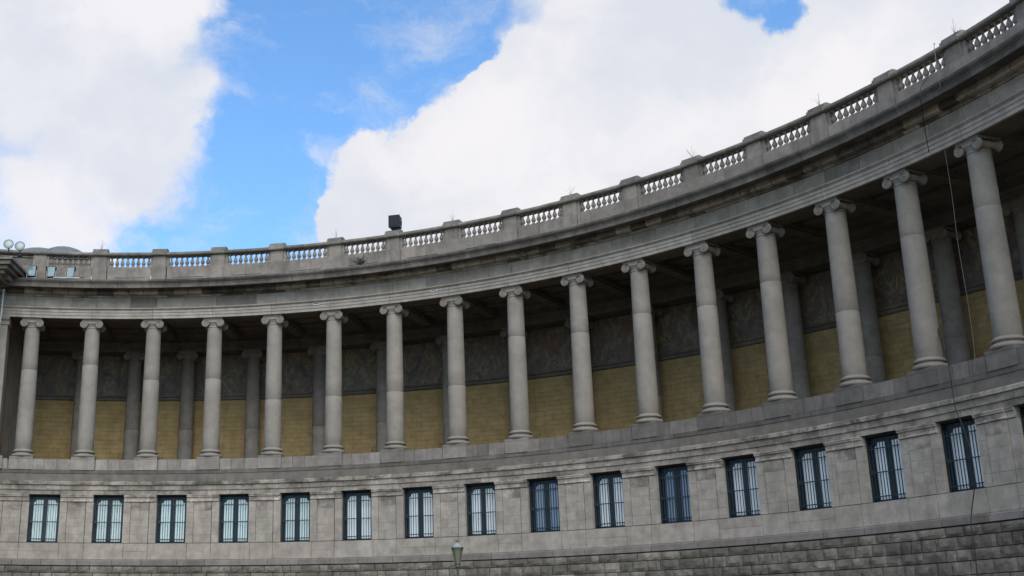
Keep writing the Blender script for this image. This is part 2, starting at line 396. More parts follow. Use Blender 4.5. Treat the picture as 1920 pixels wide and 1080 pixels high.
# --- window storey
WL, WR = .19, .665          # window opening inside a bay
ZS, ZT = 6.65, 9.62         # sill and head
def window_meshes():
    kw = (WR-WL)*4.0; hw = kw/2
    fr = MB()
    y0, y1 = 0.0, .09
    fr.box(-hw, -hw+.19, y0, y1, 0, 2.95); fr.box(hw-.19, hw, y0, y1, 0, 2.95)
    fr.box(-hw+.19, hw-.19, y0, y1, 2.68, 2.95); fr.box(-hw+.19, hw-.19, y0, y1, 0, .12)
    for s_ in (-1, 1):      # clipped upper corners of the casement
        fr.add([(s_*(hw-.19), y0+.01, 2.68), (s_*(hw-.19), y0+.01, 2.44), (s_*(hw-.40), y0+.01, 2.68), (s_*(hw-.19), y1, 2.68), (s_*(hw-.19), y1, 2.44), (s_*(hw-.40), y1, 2.68)], [(0, 1, 2), (3, 5, 4), (0, 2, 5, 3), (1, 4, 5, 2), (0, 3, 4, 1)])
    fr.box(-.14, .14, y0-.03, y1-.001, .12, 2.72)
    frame = fr.me('window_frame', M['steel'])
    panes = []
    for mat in ('pane', 'panedark', 'panelight'):
        p = MB(); p.box(-(hw-.19-.14)/2, (hw-.19-.14)/2, 0, .02, 0, 2.60); panes.append(p.me('pane', M[mat]))
    cs = MB()                   # casement surround strips of each leaf
    g = MB(); gw = hw-.02
    for i, zz in enumerate((.16, 1.22, 2.28)): g.box(-gw, gw, -.02, .02, zz, zz+.045)
    n = 12
    for i in range(n):
        x = -gw+2*gw*(i+.5)/n
        g.box(x-.015, x+.015, -.014, .014, .03, 2.74 if 1 < i < n-2 else 2.52)
    grille = g.me('grille', M['steel'])
    s = MB(); s.box(-hw-.02, hw+.02, -.06, .52, 0, .08); sill = s.me('sill', M['steel'])
    lk = MB(); lk.box(-.05, .05, -.05, .03, -.09, .09); lock = lk.me('lock', M['steel'])
    global SHL, HDL, HWW
    HWW = hw; q = MB(); q.box(-.02, .02, -.16, .085, 0, 2.90); SHL = q.me('reveal_plate', M['steel'])  # thin dark plate for each side of the reveal
    q = MB(); q.box(-hw+.05, hw-.05, -.20, .085, -.02, .03); HDL = q.me('head_shadow', M['dark'])  # near-black strip painting the deep shadow at the window head
    return frame, panes, grille, sill, lock, (hw-.19-.14)/2
FR, PN, GRL, SILL, LOCK, PW = window_meshes()
darkw = {8, 10}
def PLM(k):
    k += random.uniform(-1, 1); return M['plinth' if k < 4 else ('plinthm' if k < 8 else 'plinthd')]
def wc(k): return k+(.43 if k < 3 else .43-.0118*(k-3))
HO = .2375
for k in range(K0, K1):
    kc = wc(k)
    wd = place('window', FR, kc, .66, ZS+.02, B)
    if k in darkw: wd['label'] = 'window with darker blue panes'
    for s in (-1, 1):
        sub('pane', PN[1 if k in darkw else (2 if k >= 5 else 0)], wd, (s*(.14+PW), .045, .12))
    sub('grille', GRL, wd, (0, -.24, .05)); sub('reveal_plate', SHL, wd, (-HWW+.025, -.09, .02)); sub('reveal_plate', SHL, wd, (HWW-.025, -.09, .02)); sub('head_shadow', HDL, wd, (0, -.09, 2.91)); sub('sill', SILL, wd, (0, -.36, -.075)); sub('lock', LOCK, wd, (-.80, -.24, 1.3))
    # reveals + painted head shadow
    # recessed strips beside the opening and the proud pier
    o_ = wc(k)-k; WL, WR = o_-HO, o_+HO
    for a, b, nm in ((WL-.115, WL, 'jamb_block'), (WR, WR+.115, 'jamb_block')):
        zz = ZS+.025
        for h in (.52, .74, .60, .74):
            z1 = min(zz+h, ZT-.44); arc(nm, rect(.235, 1.04, zz, z1-.008), k+a, k+b, M['wall'], B, gap=.002, seg=1); zz = z1
    zz = ZS+.025; c = 0
    NX = wc(k+1)-k-HO-.115; pa, pb = WR+.115, NX
    for h in (.50, .48, .51, .49, .55):
        z1 = min(zz+h, ZT-.44)
        sp = pa + (pb-pa)*((.38, .66, .42, .62, .5)[(c+k) % 5]); c += 1
        for a, b in ((pa, sp), (sp, pb)):
            arc('ashlar_block', rect(.20+random.uniform(-.004, .004), 1.04, zz, z1-.007), k+a+(.006 if a == pa else 0), k+b-(.006 if b == pb else 0), M['wall'] if c < 5 else M['wallstain'], B, gap=.0022, seg=1)
        zz = z1
    # impost mouldings
    IM = [(.16, ZT-.43), (.13, ZT-.41), (.13, ZT-.36), (.15, ZT-.33), (.14, ZT-.17), (.06, ZT-.14), (.05, ZT-.07), (.02, ZT-.05), (.02, ZT), (.9, ZT), (.9, ZT-.43)]
    arc('impost_moulding', IM, k+pa-.004, k+pb+.004, M['impost'], B, gap=.002)
    IJ = [(d+.05, z) for d, z in IM[:-2]]+[(1.0, ZT), (1.0, ZT-.43)]
    for a, b in ((WL-.115, WL), (WR, WR+.115)): arc('impost_moulding', IJ, k+a, k+b, M['impost'], B, gap=.012, seg=1)
    # base zone below the sills
    for (a, b) in ((WL-.115, WR+.03), (WR+.03, NX)):
        for z0, z1 in ((5.66, 6.14), (6.15, 6.64)) if random.random() < .35 else ((5.66, 6.64),):
            arc('base_block', rect(.17, .9, z0, z1), k+a, k+b, M['wall'], B, gap=.006)
    # lintel course and drip ledge
    for a, b in splits(k, k+1, 3, .25): arc('lintel_block', rect(.15, .9, ZT+.015, 9.90), k+a-k, k+b-k, M['wallstain'], B, gap=.004) if False else arc('lintel_block', rect(.15, .9, ZT+.015, 9.90), a, b, M['wallstain'], B, gap=.004)
    for a, b in splits(k+.1, k+1.1, 2, .25): arc('fascia_block', rect(.09, .9, 9.915, 10.215), a, b, M['wallstain'], B, gap=.004)
    for a, b in splits(k, k+1, 3, .2): arc('ledge_block', [(.09, 10.225), (0, 10.235), (0, 10.40), (.05, 10.43), (.50, 10.655), (.9, 10.655), (.9, 10.225)], a, b, M['ledge'], B, gap=.004)
    # dark course with its hollow underside, parapet blocks, pedestals
    DC = [(.13, 10.915), (.10, 10.96), (.10, 11.165), (.9, 11.165), (.9, 10.915)]
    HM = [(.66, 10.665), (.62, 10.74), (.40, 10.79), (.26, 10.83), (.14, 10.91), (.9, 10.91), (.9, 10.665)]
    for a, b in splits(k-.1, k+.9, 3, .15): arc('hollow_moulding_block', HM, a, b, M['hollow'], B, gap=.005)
    for a, b in splits(k-.2, k+.8, 3, .15): arc('moulded_course_block', DC, a, b, M['darkc'], B, gap=.005)
    cuts = [k+.19, k+.19+random.uniform(.14, .2), k+.19+random.uniform(.36, .46), k+.81]
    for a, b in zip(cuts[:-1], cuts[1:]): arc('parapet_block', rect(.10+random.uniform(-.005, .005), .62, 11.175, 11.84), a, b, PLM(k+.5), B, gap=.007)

DKC = [.019, -.014, -.013, -.002, 0, -.008, .001, .011, .006, .021, .007, .003, -.03, -.003, -.003, .008, 0, 0]
def kc(i): return i + (DKC[i] if 0 <= i < len(DKC) else 0)
for i in range(0, 17):
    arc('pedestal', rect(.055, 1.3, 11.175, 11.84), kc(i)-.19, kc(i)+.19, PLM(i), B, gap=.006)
    arc('pedestal_cap', rect(.045, 1.3, 11.845, 11.985), kc(i)-.185, kc(i)+.185, PLM(i), B, gap=0)

# --- columns
RLO, RHI = .545, .475
def shaft_r(z, H): 
    t = z/H; return RLO + (RHI-RLO)*(t**1.6)
HS = 8.02     # shaft height
def drum(z0, z1, mat, H=HS, sc=1.0):
    m = MB(); n = 5
    pr = [(shaft_r(z0, H)*sc-.010, z0), (shaft_r(z0, H)*sc, z0+.012)]
    for i in range(1, n): zz = z0+(z1-z0)*i/n; pr.append((shaft_r(zz, H)*sc, zz))
    pr += [(shaft_r(z1, H)*sc, z1-.012), (shaft_r(z1, H)*sc-.010, z1)]
    m.lathe(pr, 32); return m.me('shaft_drum', mat, True)
def base_mesh(mat):
    m = MB(); pr = []
    def tor(zc, R, r, n=8):
        for i in range(n+1):
            a = -pi/2+pi*i/n; pr.append((R+r*cos(a), zc+r*sin(a)))
    pr.append((.60, 0)); tor(.10, .63, .10); pr += [(.61, .205), (.565, .215), (.545, .25), (.55, .285), (.58, .295)]; tor(.36, .605, .06); pr += [(.575, .435), (.555, .46), (.545, .49)]
    m.lathe(pr, 32); return m.me('column_base', mat, True)
def capital_mesh(mat):
    m = MB()
    # neck ring + echinus
    m.lathe([(RHI-.01, -.02), (RHI+.025, .0), (RHI+.035, .03), (RHI+.02, .06), (RHI, .08), (RHI+.01, .16), (RHI+.09, .26), (RHI+.13, .34), (RHI+.10, .42), (.3, .44)], 28)
    # scroll rolls running front to back, pinched at the middle
    for s in (-1, 1):
        pr = []
        for y, r in ((-.58, .17), (-.58, .25), (-.52, .255), (-.47, .21), (-.30, .165), (-.12, .145), (-.04, .17), (.04, .17), (.12, .145), (.30, .165), (.47, .21), (.52, .255), (.58, .25), (.58, .17)): pr.append((r, y))
        m.lathe(pr, 24, cx=s*.50, cy=.27, axis='y')
        for yy, sg in ((-.58, -1), (.58, 1)):      # spiral rib and eye on each face
            pts = []; rad = []
            for i in range(44):
                a = pi/2 + s*(-1)*i*(2*pi*2.3/43); rr = .225*(1-i/43*.78)
                pts.append((s*.50+rr*cos(a), yy+sg*.004, .27+rr*sin(a))); rad.append(.028*(1-i/43*.45))
            m.tube(pts, rad, 5)
            m.lathe([(.05, yy-sg*.01), (.045, yy+sg*.025), (.02, yy+sg*.035)] if sg > 0 else [(.02, yy-.035), (.045, yy-.025), (.05, yy+.01)], 10, cx=s*.50, cy=.27, axis='y')
    # channel between the volutes, front and back, dipping in the middle
    for y0, y1 in ((-.58, -.30), (.30, .58)):
        n = 8; v = []; f = []
        for i in range(n+1):
            x = -.50+1.0*i/n; dip = .035*(1-(x/.5)**2)
            for yy in (y0, y1): v += [(x, yy, .325-dip), (x, yy, .505)]
        for i in range(n):
            a, b = i*4, (i+1)*4
            f += [(a, b, b+1, a+1), (a+2, a+3, b+3, b+2), (a, a+2, b+2, b), (a+1, b+1, b+3, a+3)]
        f += [(0, 1, 3, 2), (n*4, n*4+2, n*4+3, n*4+1)]
        m.add(v, f)
        # raised fillets
        yf = y0-.012 if y0 < 0 else y1+.012
        m.tube([(-.5+i/8, yf+(.012 if y0 < 0 else -.012), .345-.035*(1-((-.5+i/8)/.5)**2)) for i in range(9)], .018, 5)
        m.tube([(-.5, yf+(.012 if y0 < 0 else -.012), .485), (.5, yf+(.012 if y0 < 0 else -.012), .485)], .018, 5)
    m.box(-.36, .36, -.36, .36, .40, .50)
    # abacus: two fillets
    m.box(-.60, .60, -.58, .58, .507, .555); m.box(-.64, .64, -.62, .62, .557, .60)
    return m.me('capital', mat, True)
def auto_smooth(me):
    me.polygons.foreach_set('use_smooth', [len(p.vertices) == 4 and p.area < .2 for p in me.polygons])
CAPM = capital_mesh(M['column']); CAPI = capital_mesh(M['inner'])
BSM = base_mesh(M['column']); BSI = base_mesh(M['inner'])
for me in (CAPM, CAPI):     # flat abacus boxes keep hard edges
    me.set_sharp_from_angle(angle=radians(40))
for me in (BSM, BSI): me.set_sharp_from_angle(angle=radians(50))
AX = .64
for i in range(0, 17):
    h1 = random.choice((3.1, 4.6, 5.2, 5.6)); h2 = None
    cuts = [0, h1]+([h2] if h2 else [])+[HS]
    c = place('column', drum(0, cuts[1], M['column']), kc(i), AX, 11.985+.45, B)
    for a, b in zip(cuts[1:-1], cuts[2:]): sub('shaft_drum', drum(a, b, M['column']), c)
    sub('column_base', BSM, c, (0, 0, -.45)); sub('capital', CAPM, c, (0, 0, HS-.02))
# engaged columns in front of the rear wall
IK = [.63, 1.42, 2.24, 3.25, 4.28, 5.26, 6.27, 7.27, 8.25, 9.23, 10.23, 11.21, 12.16, 13.17, 14.15, 15.13, 16.1]
HI = 8.15
d1 = drum(0, 3.2, M['inner'], HI, .96); d2 = drum(3.2, HI, M['inner'], HI, .96)
for k in IK:
    c = place('inner_column', d1, k, 7.2, 11.26+.45, B)
    sub('shaft_drum', d2, c); sub('column_base', BSI, c, (0, 0, -.45)); sub('capital', CAPI, c, (0, 0, HI-.02))

# --- rear wall: yellow stones, mosaic band, moulding
ycnt = 0; yrest = MB(); cand = []
z = 11.30; row = 0
while z < 17.05:
    k = -.6 + (row % 2)*.13
    while k < 17:
        cand.append((k, z)); k += .26
    z += .31; row += 1
ymesh = arc_mesh('yellow_stone', rect(8.0, 8.2, 0, .300), .26-.003, M['yellow'], 1)
ypro = [[(v.co.x, v.co.y, v.co.z) for v in ymesh.vertices], [tuple(p.vertices) for p in ymesh.polygons]]
order = sorted(cand, key=lambda c: (not (c[1] > 11.9 and -.3 < c[0] < 15.3), -c[0]))
vis = set(order[:298])
for k, z in cand:
    kk = k+.13; t = th(kk); L = Vector((OX+RF*sin(t), OY+RF*cos(t), ZC+z))
    if (k, z) in vis: link('yellow_stone', ymesh, B, L, -t)
    else:
        R = Matrix.Rotation(-t, 3, 'Z'); dr = random.uniform(0, .006)
        yrest.add([R @ Vector(v)+L for v in ypro[0]], ypro[1])
o = link('yellow_stonework', yrest.me('yellow_stonework', M['yellow']), B); o['kind'] = 'stuff'
ks = [-.45]+IK+[17.0]
for a, b in zip(ks[:-1], ks[1:]):
    if b-a < .35: continue
    arc('wall_moulding', [(8.0, 17.16), (7.90, 17.20), (7.86, 17.26), (7.90, 17.38), (7.80, 17.44), (7.80, 17.55), (8.09, 17.55), (8.09, 17.16)], a+.0, b-.0, M['ceil'], B, gap=0)
    arc('mosaic_panel', rect(8.0, 8.09, 17.56, 20.40), a+.0, b-.0, M['mosaic'], B, gap=0)
# back entablature and ceiling
for a, b in [(k, k+1) for k in range(-1, 17)]:
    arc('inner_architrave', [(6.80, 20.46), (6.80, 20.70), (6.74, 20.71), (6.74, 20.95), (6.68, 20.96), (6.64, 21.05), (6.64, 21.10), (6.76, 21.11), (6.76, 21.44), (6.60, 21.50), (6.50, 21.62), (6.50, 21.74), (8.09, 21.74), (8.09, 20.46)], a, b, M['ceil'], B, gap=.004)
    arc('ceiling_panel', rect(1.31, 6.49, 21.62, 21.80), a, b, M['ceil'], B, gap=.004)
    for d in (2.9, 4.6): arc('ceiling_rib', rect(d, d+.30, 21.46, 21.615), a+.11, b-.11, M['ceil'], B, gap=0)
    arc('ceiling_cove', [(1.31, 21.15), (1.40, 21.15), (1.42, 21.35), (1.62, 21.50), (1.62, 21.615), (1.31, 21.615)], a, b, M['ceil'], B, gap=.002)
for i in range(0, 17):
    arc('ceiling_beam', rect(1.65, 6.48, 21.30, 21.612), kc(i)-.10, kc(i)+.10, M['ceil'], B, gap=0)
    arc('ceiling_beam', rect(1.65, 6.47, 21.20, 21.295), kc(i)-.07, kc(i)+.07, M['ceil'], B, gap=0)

# --- entablature
ARCH = [(-.10, 21.045), (-.10, 21.225), (-.14, 21.235), (-.14, 21.42), (-.18, 21.43), (-.18, 21.585), (-.22, 21.60), (-.26, 21.64), (-.31, 21.66), (-.31, 21.72), (.20, 21.72), (.20, 21.12), (.04, 21.12), (.04, 21.045)]
BED = [(-.10, 22.46), (-.20, 22.47), (-.20, 22.52), (-.30, 22.56), (.3, 22.56), (.3, 22.46)]
BED2 = [(-.38, 22.565), (-.52, 22.60), (-.55, 22.66), (-.56, 22.90), (.3, 22.90), (.3, 22.565)]
COR = [(-1.22, 22.86), (-1.30, 22.80), (-1.31, 23.00), (-1.335, 23.02), (-1.34, 23.07), (-1.40, 23.12), (-1.47, 23.20), (-1.49, 23.30), (-1.45, 23.33), (-.4, 23.42), (.3, 23.42), (.3, 22.905), (-1.0, 22.905)]
for k in range(K0, K1):
    arc('architrave_block', ARCH, k, k+1, M['arch'], B, gap=.006)
    arc('soffit_block', rect(.045, 1.305, 21.05, 21.115), k+.02, k+1.02, M['ceil'], B, gap=.006)  # dark ceiling stone used here to paint in the shade under the architrave
    c = random.uniform(.3, .7)
    for a, b in ((k+.06, k+.06+c), (k+.06+c, k+1.06)): arc('frieze_block', rect(-.11+random.uniform(-.004, .004), .3, 21.725, 22.455), a, b, M['friezed' if (k in (3, 13) and a < k+.2) or random.random() < .06 else 'entab'], B, gap=.006)
    for a, b in splits(k, k+1, 4, .08): arc('bed_moulding_block', BED, a, b, M['bedd' if 3.1 < a < 4.2 or 13.4 < a < 14.2 or random.random() < .10 else 'bed'], B, gap=.006)
    for a, b in splits(k+.1, k+1.1, 4, .08): arc('bed_block', BED2, a, b, M['bedd' if 3.0 < a < 4.1 or 13.2 < a < 14.3 or random.random() < .14 else 'bed'], B, gap=.009, dz=random.uniform(-.008, .004))
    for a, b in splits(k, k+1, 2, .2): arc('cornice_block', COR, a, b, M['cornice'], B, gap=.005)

# --- balustrade
KO = .07
bal = MB()
bp = [(.085, .07), (.09, .10), (.07, .13), (.065, .15), (.115, .22), (.138, .29), (.132, .35), (.10, .43), (.066, .51), (.05, .58), (.05, .62), (.07, .64), (.07, .665), (.06, .68)]
bal.lathe(bp, 12); 
hard = MB(); hard.box(-.12, .12, -.12, .12, 0, .07); hard.box(-.105, .105, -.105, .105, .68, .76)
bal.add(hard.v, hard.f); BAL = bal.me('baluster', M['balus'], True); BAL.set_sharp_from_angle(angle=radians(45))
hb = MB(); hb.box(-.10, .10, -.13, .13, 0, .76); hb.lathe([(.10, .10), (.13, .23), (.15, .30), (.145, .37), (.10, .45), (.08, .6), (.10, .655)], 12, cx=0.02); HB = hb.me('half_baluster', M['balus'])
ZB = 24.56
for k in range(K0, 17):
    kp = k+KO
    post = arc('balustrade_post', rect(-.14, .40, ZB-.01, 25.33), kp-.105, kp+.105, M['balus'], B, gap=0, seg=1)
    capm = arc_mesh('post_cap', [(-.30, 25.34), (-.34, 25.40), (-.34, 25.62), (-.22, 25.625), (-.22, 25.77), (-.05, 25.86), (.32, 25.86), (.46, 25.77), (.46, 25.625), (.54, 25.62), (.54, 25.40), (.50, 25.34)], .25, M['coping'], 1)
    if k > 0: sub('post_cap', capm, post)
    else: sub('post_cap', arc_mesh('post_cap', [(-.24, 25.335), (-.30, 25.41), (-.30, 25.50), (-.24, 25.58), (.4, 25.61), (.5, 25.50), (.5, 25.335)], .25, M['coping'], 1), post)
    # base courses
    PB = [(-.20, 23.35), (-.20, ZB-.02), (.42, ZB-.02), (.42, 23.35)]
    arc('balustrade_base_block', PB, kp-.13, kp+.13+random.uniform(-.02, .02), M['balus'], B, gap=.005)
    c = random.uniform(.35, .65)
    for a, b in ((kp+.13, kp+c), (kp+c, kp+.87)):
        arc('balustrade_base_block', [(-.17, 23.35), (-.17, ZB-.02), (.34, ZB-.02), (.34, 23.35)], a, b, M['balus'], B, gap=.005)
    s = arc('drain_slit', rect(-.175, -.1, 23.80, 23.835), kp+.24, kp+.76, M['dark'], B, gap=0)
    # rails
    RL = [(-.20, 25.33), (-.26, 25.36), (-.30, 25.41), (-.30, 25.50), (-.24, 25.57), (0.1, 25.61), (.34, 25.57), (.42, 25.50), (.42, 25.41), (.34, 25.33)]
    for a, b in splits(kp+.125, kp+.875, 2, .15): arc('coping_block', RL, a, b, M['coping'], B, gap=.004, dz=random.uniform(-.006, .006))
    if k < -0: continue
    for j in range(8):
        kk = kp+.5+(j-3.5)*.0885
        b = place('baluster', BAL, kk, .08, ZB-.01+.02, B)
    for kk in (kp+.128, kp+.872): place('half_baluster', HB, kk, .08, ZB+.01, B)

# white vents in the architrave
v = MB(); v.box(-.20, .20, -.012, .05, -.07, .07); VM = v.me('vent_plate', M['white'])
v2 = MB(); v2.box(-.16, .16, -.016, .0, -.005, .05); VM2 = v2.me('vent_slot', M['dark'])
for k in (4.76, 6.76):
    o = place('vent_plate', VM, k, -.185, 21.48, B); sub('vent_slot', VM2, o)

for k, l, h in ((.945, .02, .36), (1.94, .02, .40)):
    q = MB(); q.box(-.03, .03, -.03, .02, 0, h); place('conduit', q.me('conduit', M['white']), k, -.24, 23.52, B)
arc('conduit', rect(-1.30, -1.24, 23.44, 23.49), .36, .80, M['white'], B, gap=0)
# --- left end: pier, end wall
arc('end_pier', rect(-.12, 1.4, 12.25, 20.45), -1.6, -.36, M['column'], B, gap=0)
arc('end_pier_capital', [(-.12, 20.46), (-.18, 20.48), (-.18, 20.56), (-.13, 20.58), (-.13, 20.74), (-.22, 20.80), (-.26, 20.86), (-.26, 21.04), (1.42, 21.04), (1.42, 20.46)], -1.6, -.335, M['column'], B, gap=0)
arc('end_pier_base', [(-.26, 11.99), (-.28, 12.05), (-.26, 12.12), (-.18, 12.15), (-.18, 12.19), (-.14, 12.245), (1.42, 12.245), (1.42, 11.99)], -1.6, -.325, M['column'], B, gap=0)
arc('end_pier_pedestal', rect(-.05, 1.5, 11.18, 11.985), -1.6, -.27, M['plinth'], B, gap=0)
arc('end_wall', rect(1.41, 8.09, 11.26, 21.60), -.75, -.42, M['yjoint'], B, gap=0, seg=1)
zz = 11.3; r = 0
while zz < 20.9:        # radial end wall faced with its own stones
    d = 1.45 + (r % 2)*.5
    while d < 7.8:
        d2 = min(d+1.05, 8.0); arc('end_wall_stone', rect(d, d2-.02, zz, zz+.46), -.44, -.405, M['yellow'], B, gap=0, seg=1); d = d2
    zz += .48; r += 1
arc('end_pilaster', rect(6.7, 8.0, 11.27, 20.4), -.40, -.18, M['inner'], B, gap=0)

# ------------------------------------------------------------------ left pavilion (its cornice corner and drain pipe show)
PV = thing('pavilion_building', 'stone pavilion cornice corner jutting into the left edge beside the curved colonnade', 'building', (-27, 76, 0))
def rel(me_v): return [tuple(Vector(v)-Vector((-27, 76, 0))) for v in me_v]
def pbox(name, x0, x1, y0, y1, z0, z1, mat):
    m = MB(); m.box(x0, x1, y0, y1, z0, z1); m.v = rel(m.v); return link(name, m.me(name, M[mat]), PV)
def cornice_corner():
    # stepped cornice, each course a block with its own depth; front (-y) and right (+x) faces
    X, Y = -25.05, 74.3
    steps = [(24.55, 24.75, -.08, 'bed'), (24.76, 24.95, .22, 'bed'), (24.96, 25.18, .55, 'cornice'), (25.19, 25.46, .78, 'cornice'), (25.47, 25.62, .92, 'coping')]
    for z0, z1, p, mt in steps: pbox('cornice_course', -36, X+p, Y-p, 84, z0, z1, mt)
    pbox('parapet', -36, X-.7, Y+.7, 84, 25.63, 26.2, 'cornice')
cornice_corner()
pbox('frieze', -36, -25.9, 74.9, 84, 22.6, 24.54, 'entab')
pbox('wall', -36, -26.3, 75.2, 84, 0, 22.59, 'wall')
pm = MB(); pm.tube([(-25.42, 76.2, 24.3), (-25.44, 76.2, 22.6), (-25.65, 76.2, 20.6), (-25.95, 76.2, 12)], .07, 8); pm.v = rel(pm.v)
link('drain_pipe', pm.me('drain_pipe', M['lampcap']), PV)

# ------------------------------------------------------------------ domed hall behind
D = thing('domed_hall', 'low grey green domed roof peeping over the left end of the balustrade', 'building', tuple(wp(0, 6, 23.2)))
def loc_link(name, mb, mat, root, smooth=False):
    L = Vector(root.location); mb.v = [tuple(Vector(v)-L) for v in mb.v]
    return link(name, mb.me(name, M[mat], smooth), root)
m = MB()
n = 6
for (ka, kb, d0, d1_, z0, z1, nm, mt) in ((-1.6, .93, 2.6, 8.5, 23.21, 25.95, 'attic_wall', 'cornice'), (-1.6, .95, 2.5, 8.6, 25.96, 26.12, 'attic_coping', 'coping')):
    me = arc_mesh(nm, rect(d0, d1_, z0, z1), kb-ka, M[mt]); k = (ka+kb)/2; P = wp(k, 0, 0)
    o = link(nm, me, D, P-Vector(D.location), -th(k))
def dome(cx, cy, zb, rx, ry, h, name):
    m = MB(); nx = 32; nz = 8; v = []; f = []
    for j in range(nz):
        a = j/nz*pi/2
        for i in range(nx):
            t = 2*pi*i/nx; rib = 1+.012*(1 if i % 2 else -1); v.append((cx+rx*cos(a)*cos(t)*rib, cy+ry*cos(a)*sin(t)*rib, zb+h*sin(a)))
    v.append((cx, cy, zb+h))
    for j in range(nz-1):
        for i in range(nx): q = (i+1) % nx; f.append((j*nx+i, j*nx+q, (j+1)*nx+q, (j+1)*nx+i))
    for i in range(nx): f.append(((nz-1)*nx+i, (nz-1)*nx+(i+1) % nx, len(v)-1))
    m.add(v, f); return loc_link(name, m, 'lead', D)
# drum box carrying the two shallow domes
q = MB(); q.box(-34, -23.5, 92.4, 104, 23, 31.9); loc_link('dome_drum', q, 'entab', D)
dome(-29.5, 97, 31.9, 3.0, 3, 1.95, 'dome'); dome(-26.9, 95.5, 31.9, 2.2, 3, 1.45, 'dome')

# ------------------------------------------------------------------ lamps, loudspeaker
def square_flood(k, label):
    P = wp(k, -1.15, 23.42); t = thing('square_floodlight', label, 'floodlight', tuple(P), -th(k)-.25, 'square floodlights on the cornice')
    b = MB(); b.box(-.27, .27, -.02, .16, .10, .84); b.box(-.18, .18, .16, .30, .24, .70)
    link('housing', b.me('housing', M['black']), t).rotation_euler = (radians(-6), 0, 0)
    gl = MB(); gl.box(-.235, .235, -.035, -.021, .14, .80); o = link('lens', gl.me('lens', M['fglass']), t); o.rotation_euler = (radians(-6), 0, 0)
    y = MB(); y.box(-.34, -.30, .0, .05, .02, .5); y.box(.30, .34, .0, .05, .02, .5); y.box(-.34, .34, .0, .05, -.02, .02)
    link('bracket', y.me('bracket', M['lampcap']), t)
square_flood(-.01, 'square floodlight on the cornice nearest the pavilion, leftmost of the three')
square_flood(.31, 'middle square floodlight of the three on the left end of the cornice')
square_flood(.63, 'rightmost square floodlight of the three, left of the first open balustrade bay')
def round_flood(P, label):
    t = thing('round_floodlight', label, 'floodlight', P, 0, 'round floodlights on the pavilion cornice')
    m = MB(); pr = []
    for i in range(8): a = i/7*pi/2; pr.append((.05+.25*sin(a), .28-.26*(i/7)**2))
    pr.append((.32, 0.0)); m.lathe(list(reversed(pr)), 24, axis='y', cy=.0)
    for nm, mb, mt, s in (('reflector', m, 'lampcap', True),): o = link(nm, mb.me(nm, M[mt], s), t, (0, 0, .62)); o.rotation_euler = (radians(-8), 0, radians(10))
    g = MB(); g.lathe([(.29, -.02), (.18, -.05), (.05, -.06)], 24, axis='y'); o = link('lens', g.me('lens', M['round']), t, (0, 0, .62)); o.rotation_euler = (radians(-8), 0, radians(10))
    rm_ = MB(); rm_.tube([(0.305*cos(2*pi*i/24), -.01, .305*sin(2*pi*i/24)) for i in range(25)], .022, 6); o = link('rim', rm_.me('rim', M['lampgreen'], True), t, (0, 0, .62)); o.rotation_euler = (radians(-8), 0, radians(10))
    y = MB(); y.box(-.03, .03, .1, .16, 0, .5); y.box(-.15, .15, 0, .3, -.02, .02); link('stand', y.me('stand', M['black']), t)
M['round'] = plain('round_lens', (.30, .32, .30), .3, .1, .15, 8)
round_flood((-25.05, 75.25, 26.45), 'round pale floodlight at the far left edge, the left one of the pair')
round_flood((-24.33, 75.35, 26.34), 'round pale floodlight right of its twin above the pavilion cornice')
t = thing('loudspeaker', 'black box shaped loudspeaker standing on a balustrade post against the white cloud', 'loudspeaker', tuple(wp(6.10, .0, 25.88)), -th(6.1)+.12)
b = MB(); b.box(-.34, .34, -.28, .30, .12, .86); link('cabinet', b.me('cabinet', M['black']), t)
b = MB(); b.box(-.37, .37, -.31, -.27, .08, .90); b.box(-.29, .29, -.33, -.30, .16, .82); link('grille', b.me('grille', M['black']), t)
b = MB(); b.box(-.05, .05, -.05, .05, -.01, .12); b.box(-.22, .22, -.2, .2, -.01, .03); b.box(.37, .42, -.06, .06, .3, .55); link('mount', b.me('mount', M['black']), t)

# rods on alternate posts
names = ['second column from the left', 'sixth column from the left', 'eighth column', 'tenth column', 'twelfth column', 'fourteenth column', 'sixteenth column, nearest the right edge']
for kk, nmn in zip((1, 5, 7, 9, 11, 13, 15), names):
    rnd = random.Random(kk); m = MB()
    for i in range(6):
        a = rnd.uniform(0, 2*pi); tl = rnd.uniform(.12, .42) if i else 0; h = rnd.uniform(.38, .58) if i else .75
        m.tube([(0, 0, 0), (tl*cos(a)*.45, tl*sin(a)*.4, h*.55), (tl*cos(a), tl*sin(a), h)], [.008, .005, .003], 4)
    m.lathe([(.03, -.02), (.02, .05)], 6)
    o = link('spiky_rod', m.me('spiky_rod', M['twig']), None, wp(kk+KO, .1, 25.87), 0)
    tag(o, 'thin spiky rod on the balustrade post above the '+nmn, 'rod', 'spiky rods on the balustrade posts')

